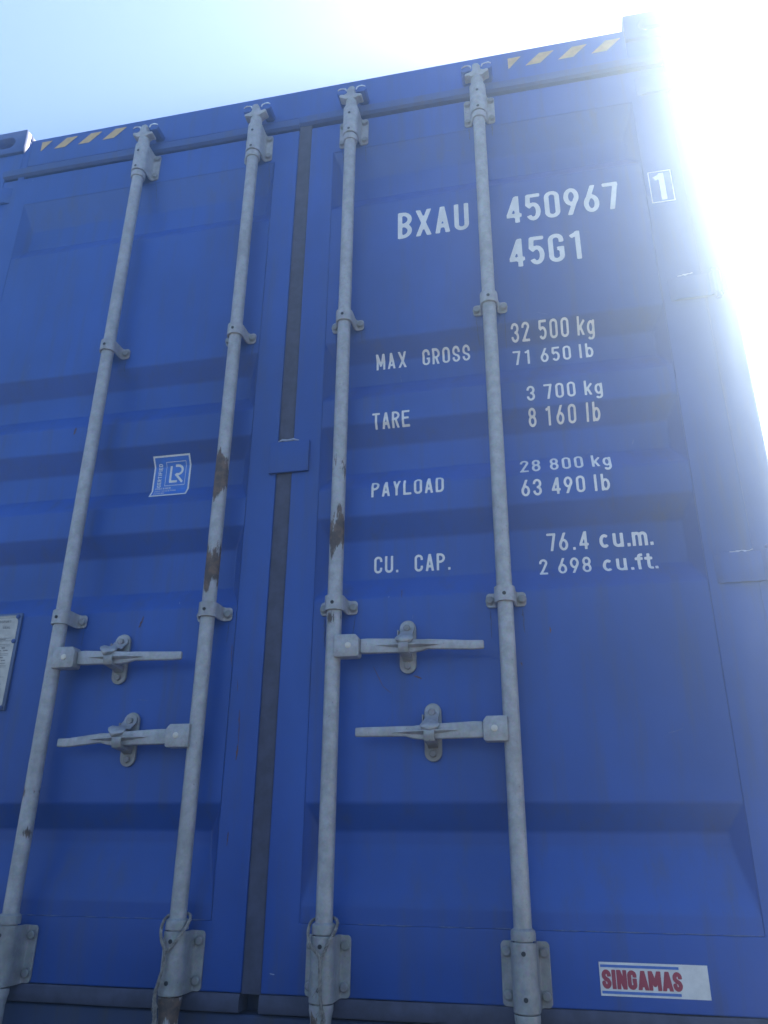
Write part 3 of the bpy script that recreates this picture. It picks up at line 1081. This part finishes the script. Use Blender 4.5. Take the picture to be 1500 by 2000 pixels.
# outlined box round the check digit
bx = []
x0, x1, z0, z1, t = 1.058, 1.1205, 2.132, 2.246, 0.0028
CREASES = sorted({v for a, b in REC for v in (a, a - (SL1 if a > 2.5 else SLOPE), b, b + (SL5 if a < 0.6 else SLOPE))})
def grid_rect(x0, x1, z0, z1, nx=1, nz=1):
    zs = sorted([z0 + (z1 - z0) * j / nz for j in range(nz + 1)] + [c for c in CREASES if z0 + 1e-5 < c < z1 - 1e-5])
    xs = [x0 + (x1 - x0) * i / nx for i in range(nx + 1)]
    return [[(xs[i], zs[j]), (xs[i + 1], zs[j]), (xs[i + 1], zs[j + 1]), (xs[i], zs[j + 1])] for i in range(nx) for j in range(len(zs) - 1)]
bx = grid_rect(x0, x1, z0, z0 + t, 2) + grid_rect(x0, x1, z1 - t, z1, 2) + grid_rect(x0, x0 + t, z0 + t, z1 - t) + grid_rect(x1 - t, x1, z0 + t, z1 - t)
draped(bx, 0.0009).build("check_digit_box", M_white, RD, (x0, 0, z0))

h, w, s, p = 0.0450, 0.47, 0.135, 0.640
lett([("MAX", 0.265, 1.7095, h, 0.50, s, 0.70, dict(over={'M': (0.56, 0.72)})), ("GROSS", 0.397, 1.7085, h, w, s, 0.625)], RD)
lett([("32", 0.646, 1.7445, h, w, s, p), ("500", 0.720, 1.7445, h, w, s, 0.655), ("kg", 0.822, 1.7445, h * 0.97, 0.45, s, 0.58)], RD)
lett([("71", 0.646, 1.676, h, w, s, p), ("650", 0.720, 1.676, h, w, s, 0.655), ("lb", 0.822, 1.676, h, 0.45, s, 0.36)], RD)
lett([("TARE", 0.263, 1.5045, h, w, s, 0.60)], RD)
lett([("3", 0.676, 1.5395, h, w, s, p), ("700", 0.720, 1.5395, h, w, s, 0.655), ("kg", 0.822, 1.5395, h * 0.97, 0.45, s, 0.58)], RD)
lett([("8", 0.676, 1.4765, h * 0.95, w, s, p), ("160", 0.717, 1.4765, h * 0.95, w, s, 0.695), ("lb", 0.822, 1.4765, h * 0.95, 0.45, s, 0.36)], RD)
lett([("PAYLOAD", 0.264, 1.3005, h, w, s, 0.622)], RD)
lett([("28", 0.646, 1.338, h * 1.02, w, s, p), ("800", 0.720, 1.338, h * 1.02, w, s, 0.655), ("kg", 0.822, 1.338, h, 0.45, s, 0.58)], RD)
lett([("63", 0.646, 1.270, h, w, s, p), ("490", 0.720, 1.270, h, w, s, 0.655), ("lb", 0.822, 1.270, h, 0.45, s, 0.36)], RD)
lett([("CU.", 0.266, 1.1055, h, w, s, 0.62, dict(over={'.': (0.16, 0.3)})), ("CAP.", 0.370, 1.104, h, w, s, 0.62, dict(over={'.': (0.16, 0.3)}))], RD)
o1 = {'.': (0.2, 0.28), 'm': (0.76, 0.85), 'f': (0.42, 0.51), 't': (0.42, 0.48)}
lett([("76.4", 0.698, 1.1355, h * 1.03, 0.47, s, 0.62, dict(over={'.': (0.30, 0.42)})),
      ("cu.m.", 0.822, 1.1355, h * 1.03, 0.53, 0.165, 0.68, dict(over=o1))], RD)
lett([("2", 0.676, 1.0745, h * 0.93, w, s, p), ("698", 0.720, 1.0745, h * 0.93, 0.50, s, 0.68),
      ("cu.ft.", 0.824, 1.0735, h * 0.95, 0.56, 0.165, 0.73, dict(over=o1))], RD)

# ------------------------------------------------------------------ stickers and plate
def rect_sheet(x0, x1, z0, z1, off, mat, nm, parent, nx=4, nz=4):
    return draped(grid_rect(x0, x1, z0, z1, nx, nz), off).build(nm, mat, parent, ((x0 + x1) / 2, 0, z0), sharp=60)

SG = rect_sheet(0.734, 0.934, 0.2125, 0.2695, 0.0008, M_sticker, "maker_sticker", CON, 4, 2)
SG['label'] = "white sticker with red SINGAMAS lettering"
rect_sheet(0.7365, 0.8815, 0.2606, 0.2651, 0.0013, M_bprint, "blue_bar", SG, 4, 1)
rect_sheet(0.7365, 0.8815, 0.2163, 0.2208, 0.0013, M_bprint, "blue_bar", SG, 4, 1)
lett([("SINGAMAS", 0.7378, 0.2243, 0.0325, 0.53, 0.225, 0.570, dict(res=30, over={'I': (0.235, 0.28), 'M': (0.72, 0.755), 'N': (0.58, 0.615), 'A': (0.62, 0.615)}))], SG, M_red, 0.0013)

LR = rect_sheet(-0.383, -0.270, 1.367, 1.492, 0.0008, M_sticker, "approval_sticker", CON, 6, 16)
LR['label'] = "blue and white certification sticker"
rect_sheet(-0.3782, -0.2748, 1.3718, 1.4872, 0.0013, M_lrblue, "blue_field", LR, 6, 16)
X0, Z0, WX, HZ = -0.383, 1.367, 0.113, 0.125
def U(u, v):
    return (X0 + u * WX, Z0 + v * HZ)
fr = []
ua, ub, va, vb, tt = 0.335, 0.875, 0.285, 0.865, 0.012
for a, b, c_, d in ((ua, ub, va, va + tt), (ua, ub, vb - tt, vb), (ua, ua + tt, va + tt, vb - tt), (ub - tt, ub, va + tt, vb - tt)):
    (xa, za), (xb, zb) = U(a, c_), U(b, d)
    fr += grid_rect(xa, xb, za, zb, 3, 6)
st = [[(0.47, 0.78), (0.47, 0.385), (0.66, 0.385)],
      [(0.585, 0.775), (0.66, 0.775)] + arc(0.655, 0.665, 0.125, 0.11, 90, -70, 12) + [(0.62, 0.565)], [(0.60, 0.575), (0.80, 0.36)]]
fr += [[U(a, b) for a, b in poly] for poly in march(lambda x, y: sd_stroke(x, y, st, 0.028), 0.40, 0.86, 0.34, 0.82, 60, 60)]
# vertical word
for poly in text_polys("CERTIFIED", 0, 0, 1.0, 0.62, 0.19, 0.80, res=18, over={'I': (0.22, 0.40)}):
    fr.append([U(0.235 - b * 0.105, 0.265 + a * 0.092) for a, b in poly])
for k, wd in enumerate(("CONTAINER", "CERTIFICATION", "SCHEME")):
    for poly in text_polys(wd, 0, 0, 1.0, 0.60, 0.15, 0.86, res=12, over={'I': (0.2, 0.42)}):
        fr.append([U(0.10 + a * 0.0585, 0.205 - k * 0.070 + b * 0.044) for a, b in poly])
draped(fr, 0.0018).build("lettering", M_sticker, LR, (X0, 0, Z0), sharp=60)

# approval plate at the left edge
PA = MB().box(-0.905, -0.6895, -0.0045, 0.0015, 0.784, 1.040).build("approval_plate", paint_mat("overpainted_plate_rim", (0.10, 0.15, 0.30), dirt_amt=0.5), CON, (-0.8, 0, 0.784), bevel=0.001)
PA['label'] = "weathered metal data plate with blue paint on its rim"
MB().add([(-0.897, -0.0052, 0.792), (-0.703, -0.0052, 0.792), (-0.698, -0.0052, 0.800), (-0.698, -0.0052, 1.016), (-0.707, -0.0052, 1.034), (-0.897, -0.0052, 1.034)], [(0, 1, 2, 3, 4, 5)]).build("plate_face", M_plate, PA, (-0.8, 0, 0.79), weld=False)
ink = []
yi = -0.0058
for z, hgt in ((1.0345 - 0.0028, 0.0008), (1.0275, 0.0008), (0.972, 0.0008), (0.9645, 0.0008), (0.9555, 0.0008), (0.951, 0.0008), (0.930, 0.0008), (0.926, 0.0008), (0.8985, 0.0008), (0.895, 0.0008), (0.869, 0.0008)):
    ink += grid_rect(-0.895, -0.7085, z, z + hgt)
for poly in text_polys("TRANSPORT", -0.7705, 1.0145, 0.0062, 0.75, 0.15, 0.95, res=14):
    ink.append(poly)
for poly in text_polys("SEAL", -0.7400, 0.9985, 0.0062, 0.75, 0.15, 0.98, res=14):
    ink.append(poly)
rr = random.Random(3)
for z, hgt in ((0.967, 0.0035), (0.9445, 0.004), (0.9375, 0.0035), (0.919, 0.004), (0.911, 0.004), (0.904, 0.0025), (0.860, 0.0035), (0.849, 0.004), (0.837, 0.0035), (0.822, 0.004)):
    x = -0.893
    while x < -0.722:
        w_ = rr.uniform(0.002, 0.0035)
        for q in range(rr.randint(3, 8)):
            ink += grid_rect(x, x + w_ * 0.7, z + rr.uniform(0, 0.0006), z + hgt * rr.uniform(0.7, 1))
            x += w_
            if x > -0.714:
                break
        x += rr.uniform(0.002, 0.010)
m = MB()
for poly in ink:
    k = len(m.v)
    m.v += [(x, yi, z) for x, z in poly]
    m.f.append(tuple(range(k, k + len(poly))))
m.build("plate_print", M_ink, PA, (-0.8, 0, 0.8))
riv = MB().lathe((0, 0, 0), (0, -1, 0), [(0, 0.0062), (0.002, 0.0058), (0.0035, 0.003)], 12).mesh("rivet", M_paint_worn)
for z in (1.030, 0.9635, 0.790):
    place("rivet", riv, PA, (-0.7005, -0.0050, z))

# ------------------------------------------------------------------ wear: weld line, rust runs, scuffs; also painted hinge glints
def jag(x0, z0, x1, z1, w, seed, n=10):
    r_ = random.Random(seed)
    A, Bq = [], []
    dx, dz = x1 - x0, z1 - z0
    l = hypot(dx, dz)
    nx_, nz_ = dz / l, -dx / l
    out = []
    prev = None
    for k in range(n + 1):
        u = k / n
        ww = w * (0.25 + 0.75 * sin(pi * min(1, max(0, u)) ** 0.8)) * r_.uniform(0.35, 1.2) / 2 + 0.0002
        cx_, cz_ = x0 + dx * u + r_.uniform(-1, 1) * w * 0.25 * abs(nx_), z0 + dz * u + r_.uniform(-1, 1) * w * 0.25 * abs(nz_)
        cur = ((cx_ - nx_ * ww, cz_ - nz_ * ww), (cx_ + nx_ * ww, cz_ + nz_ * ww))
        if prev:
            out.append([prev[0], prev[1], cur[1], cur[0]])
        prev = cur
    return out
def marks(lst, mat, parent, nm):
    for q, a in enumerate(lst):
        draped(jag(*a[:5], 11 + q * 7, a[5] if len(a) > 5 else 10), 0.0012).build(nm, mat, parent, (a[0], 0, a[1]), sharp=60)
marks([(-0.051, 0.770, -0.047, 0.694, 0.0022), (-0.048, 0.692, -0.050, 0.654, 0.0034), (-0.062, 0.842, -0.060, 0.815, 0.0010),
       (-0.634, 1.602, -0.637, 1.578, 0.006), (-0.157, 1.075, -0.158, 1.055, 0.0015), (-0.345, 0.985, -0.335, 1.015, 0.004),
       (-0.085, 0.93, -0.083, 0.88, 0.0012), (-0.055, 0.5, -0.056, 0.47, 0.002)], M_rust, LD, "rust_mark")
marks([(0.342, 1.052, 0.344, 1.028, 0.0018), (0.690, 0.940, 0.691, 0.925, 0.003), (0.372, 0.838, 0.392, 0.830, 0.004), (0.276, 0.862, 0.300, 0.815, 0.0012),
       (0.300, 0.815, 0.318, 0.800, 0.001), (0.62, 0.86, 0.622, 0.852, 0.003)], M_rust, RD, "rust_mark")
rs = random.Random(21)
M_fine = flat_mat("fine_scratch", (0.10, 0.15, 0.36), 0.6, 0.3, 90)
M_run = flat_mat("grime_run", (0.045, 0.075, 0.20), 0.7, 0.3, 60)
for par, xa, xb in ((LD, -0.98, -0.10), (RD, 0.14, 1.03)):
    fs_ = []
    for k in range(16):
        x_, z_ = rs.uniform(xa, xb), rs.uniform(0.35, 2.5)
        a_ = rs.uniform(0, pi)
        l_ = rs.uniform(0.006, 0.035)
        fs_.append((x_, z_, x_ + l_ * cos(a_), z_ + l_ * sin(a_) + 0.001, 0.0012, 6))
    marks(fs_, M_fine, par, "scratch")
for x_ in RODS:
    for dx_ in (-0.037, 0.037):
        for z_ in (2.535, 1.82, 0.985):
            l_ = rs.uniform(0.03, 0.10)
            marks([(x_ + dx_ + rs.uniform(-.003, .003), z_, x_ + dx_ + rs.uniform(-.004, .004), z_ - l_, rs.uniform(0.002, 0.005), 12)], M_run, RD if x_ > 0 else LD, "grime_run")
M_seam = flat_mat("chipped_seam", (0.16, 0.20, 0.33), 0.6, 0.3, 90)
for par, xa, xb, sd in ((RD, 0.13, 1.04, 5), (LD, -0.99, -0.09, 6)):
    r_ = random.Random(sd)
    x = xa
    while x < xb:
        l = r_.uniform(0.01, 0.06)
        if r_.random() < 0.72:
            marks([(x, 0.3215 + r_.uniform(-.0003, .0003), min(x + l, xb), 0.3215, 0.0014, 5)], M_seam, par, "chipped_seam")
        x += l + r_.uniform(0.001, 0.012)
marks([(1.100, 1.0925, 1.155, 1.0965, 0.005), (1.090, 1.873, 1.130, 1.878, 0.005)], M_scuff_glint, RD, "scuff_glint")  # worn hinge blade edges, the glint they catch painted on in pale colour
marks([(-0.9900, 2.642, -0.9885, 2.640, 0.003, 4), (-0.245, 1.052, -0.245, 1.046, 0.002, 4)], M_scuff_glint, LD, "scuff_glint")
marks([(0.062, 0.225, 0.073, 0.224, 0.002, 4), (0.31, 1.03, 0.313, 1.033, 0.002, 4)], M_scuff_glint, RD, "scuff_glint")

# ------------------------------------------------------------------ rope ends tied round two rods
def rope(rx, label, tailx, seed):
    r_ = random.Random(seed)
    def smooth(P, n=22):
        out = []
        Q = [Vector(P[0])] + [Vector(q) for q in P] + [Vector(P[-1])]
        for i in range(1, len(Q) - 2):
            for k in range(n):
                t = k / n
                a, b, c_, d = Q[i - 1], Q[i], Q[i + 1], Q[i + 2]
                out.append(0.5 * ((2 * b) + (-a + c_) * t + (2 * a - 5 * b + 4 * c_ - d) * t * t + (-a + 3 * b - 3 * c_ + d) * t ** 3))
        out.append(Q[-1])
        return out
    vx = rx + tailx[0]
    paths = [smooth([(vx + 0.002, -0.0755, 0.266), (rx + 0.018, -0.074, 0.292), (rx + 0.029, -0.058, 0.316), (rx + 0.026, -0.040, 0.332), (rx + 0.002, -0.0215, 0.336),
                     (rx - 0.025, -0.038, 0.331), (rx - 0.029, -0.058, 0.313), (rx - 0.020, -0.073, 0.290), (vx - 0.002, -0.0765, 0.268), (rx + tailx[1], -0.0785, 0.240),
                     (rx + tailx[2], -0.0790, 0.212), (rx + tailx[3], -0.0765, 0.186), (rx + tailx[4], -0.0725, 0.160), (rx + tailx[5], -0.0730, 0.120), (rx + tailx[5] + 0.004, -0.0735, 0.085)])]
    m = MB()
    for P in paths:
        n = len(P)
        for ph in (0, 2.1, 4.2):
            hel = []
            s_ = 0
            for i, q in enumerate(P):
                d = (P[min(i + 1, n - 1)] - P[max(i - 1, 0)]).normalized()
                u = Vector((0.31, -0.8, 0.5)).cross(d).normalized()
                w_ = d.cross(u)
                if i:
                    s_ += (q - P[i - 1]).length
                a = ph + s_ / 0.0032
                fr_ = 0.0019 if i < n * 0.75 else 0.0019 + 0.0025 * (i / n - 0.75) * 4
                hel.append(q + (u * cos(a) + w_ * sin(a)) * fr_)
            # resample finer so the twist reads
            m.tube(hel, 0.0017, 6)
    # frayed fibres
    for k in range(46):
        t0 = r_.uniform(0.66, 1.0)
        q = P[int(t0 * (len(P) - 1))]
        a = q + Vector((r_.uniform(-1, 1), r_.uniform(-1, 0), 0)) * 0.003
        ln = r_.uniform(0.008, 0.03)
        b = a + Vector((r_.uniform(-.5, .5), r_.uniform(-.3, .1), -1)) * ln * 0.5
        c_ = b + Vector((r_.uniform(-.8, .8), r_.uniform(-.3, .1), -0.7)) * ln * 0.5
        m.tube([a, b, c_], 0.0006, 4)
    o = m.build("rope", M_rope, None, (rx, -0.07, 0.085), sharp=80)
    return tag(o, label, "rope", "rope ends tied round the locking rods")
rope(RODS[1], "frayed grey rope looped on the rod left of the rubber door seal", (-0.006, -0.007, -0.014, -0.020, -0.018, -0.014), 1)
rope(RODS[2], "frayed grey rope looped on the rod right of the rubber door seal", (0.003, 0.004, 0.006, 0.008, 0.013, 0.016), 2)

# ------------------------------------------------------------------ haze box added for the veil of sun glare
HAZE = 0.076
if HAZE:
    hm = bpy.data.materials.new("sun_glare_haze")
    hm.use_nodes = True
    nt = hm.node_tree
    nt.nodes.clear()
    out = nt.nodes.new("ShaderNodeOutputMaterial")
    pv = nt.nodes.new("ShaderNodeVolumePrincipled")
    pv.inputs['Color'].default_value = (0.72, 0.88, 1.0, 1)
    pv.inputs['Density'].default_value = HAZE
    pv.inputs["Anisotropy"].default_value = 0.67
    nt.links.new(pv.outputs[0], out.inputs['Volume'])
    hz = MB().box(-300, 300, -300, 300, -1.2, 3.0).build("haze", hm, None, (0, 0, 0))
    tag(hz, "added haze that makes the veil of sun glare", kind='stuff')
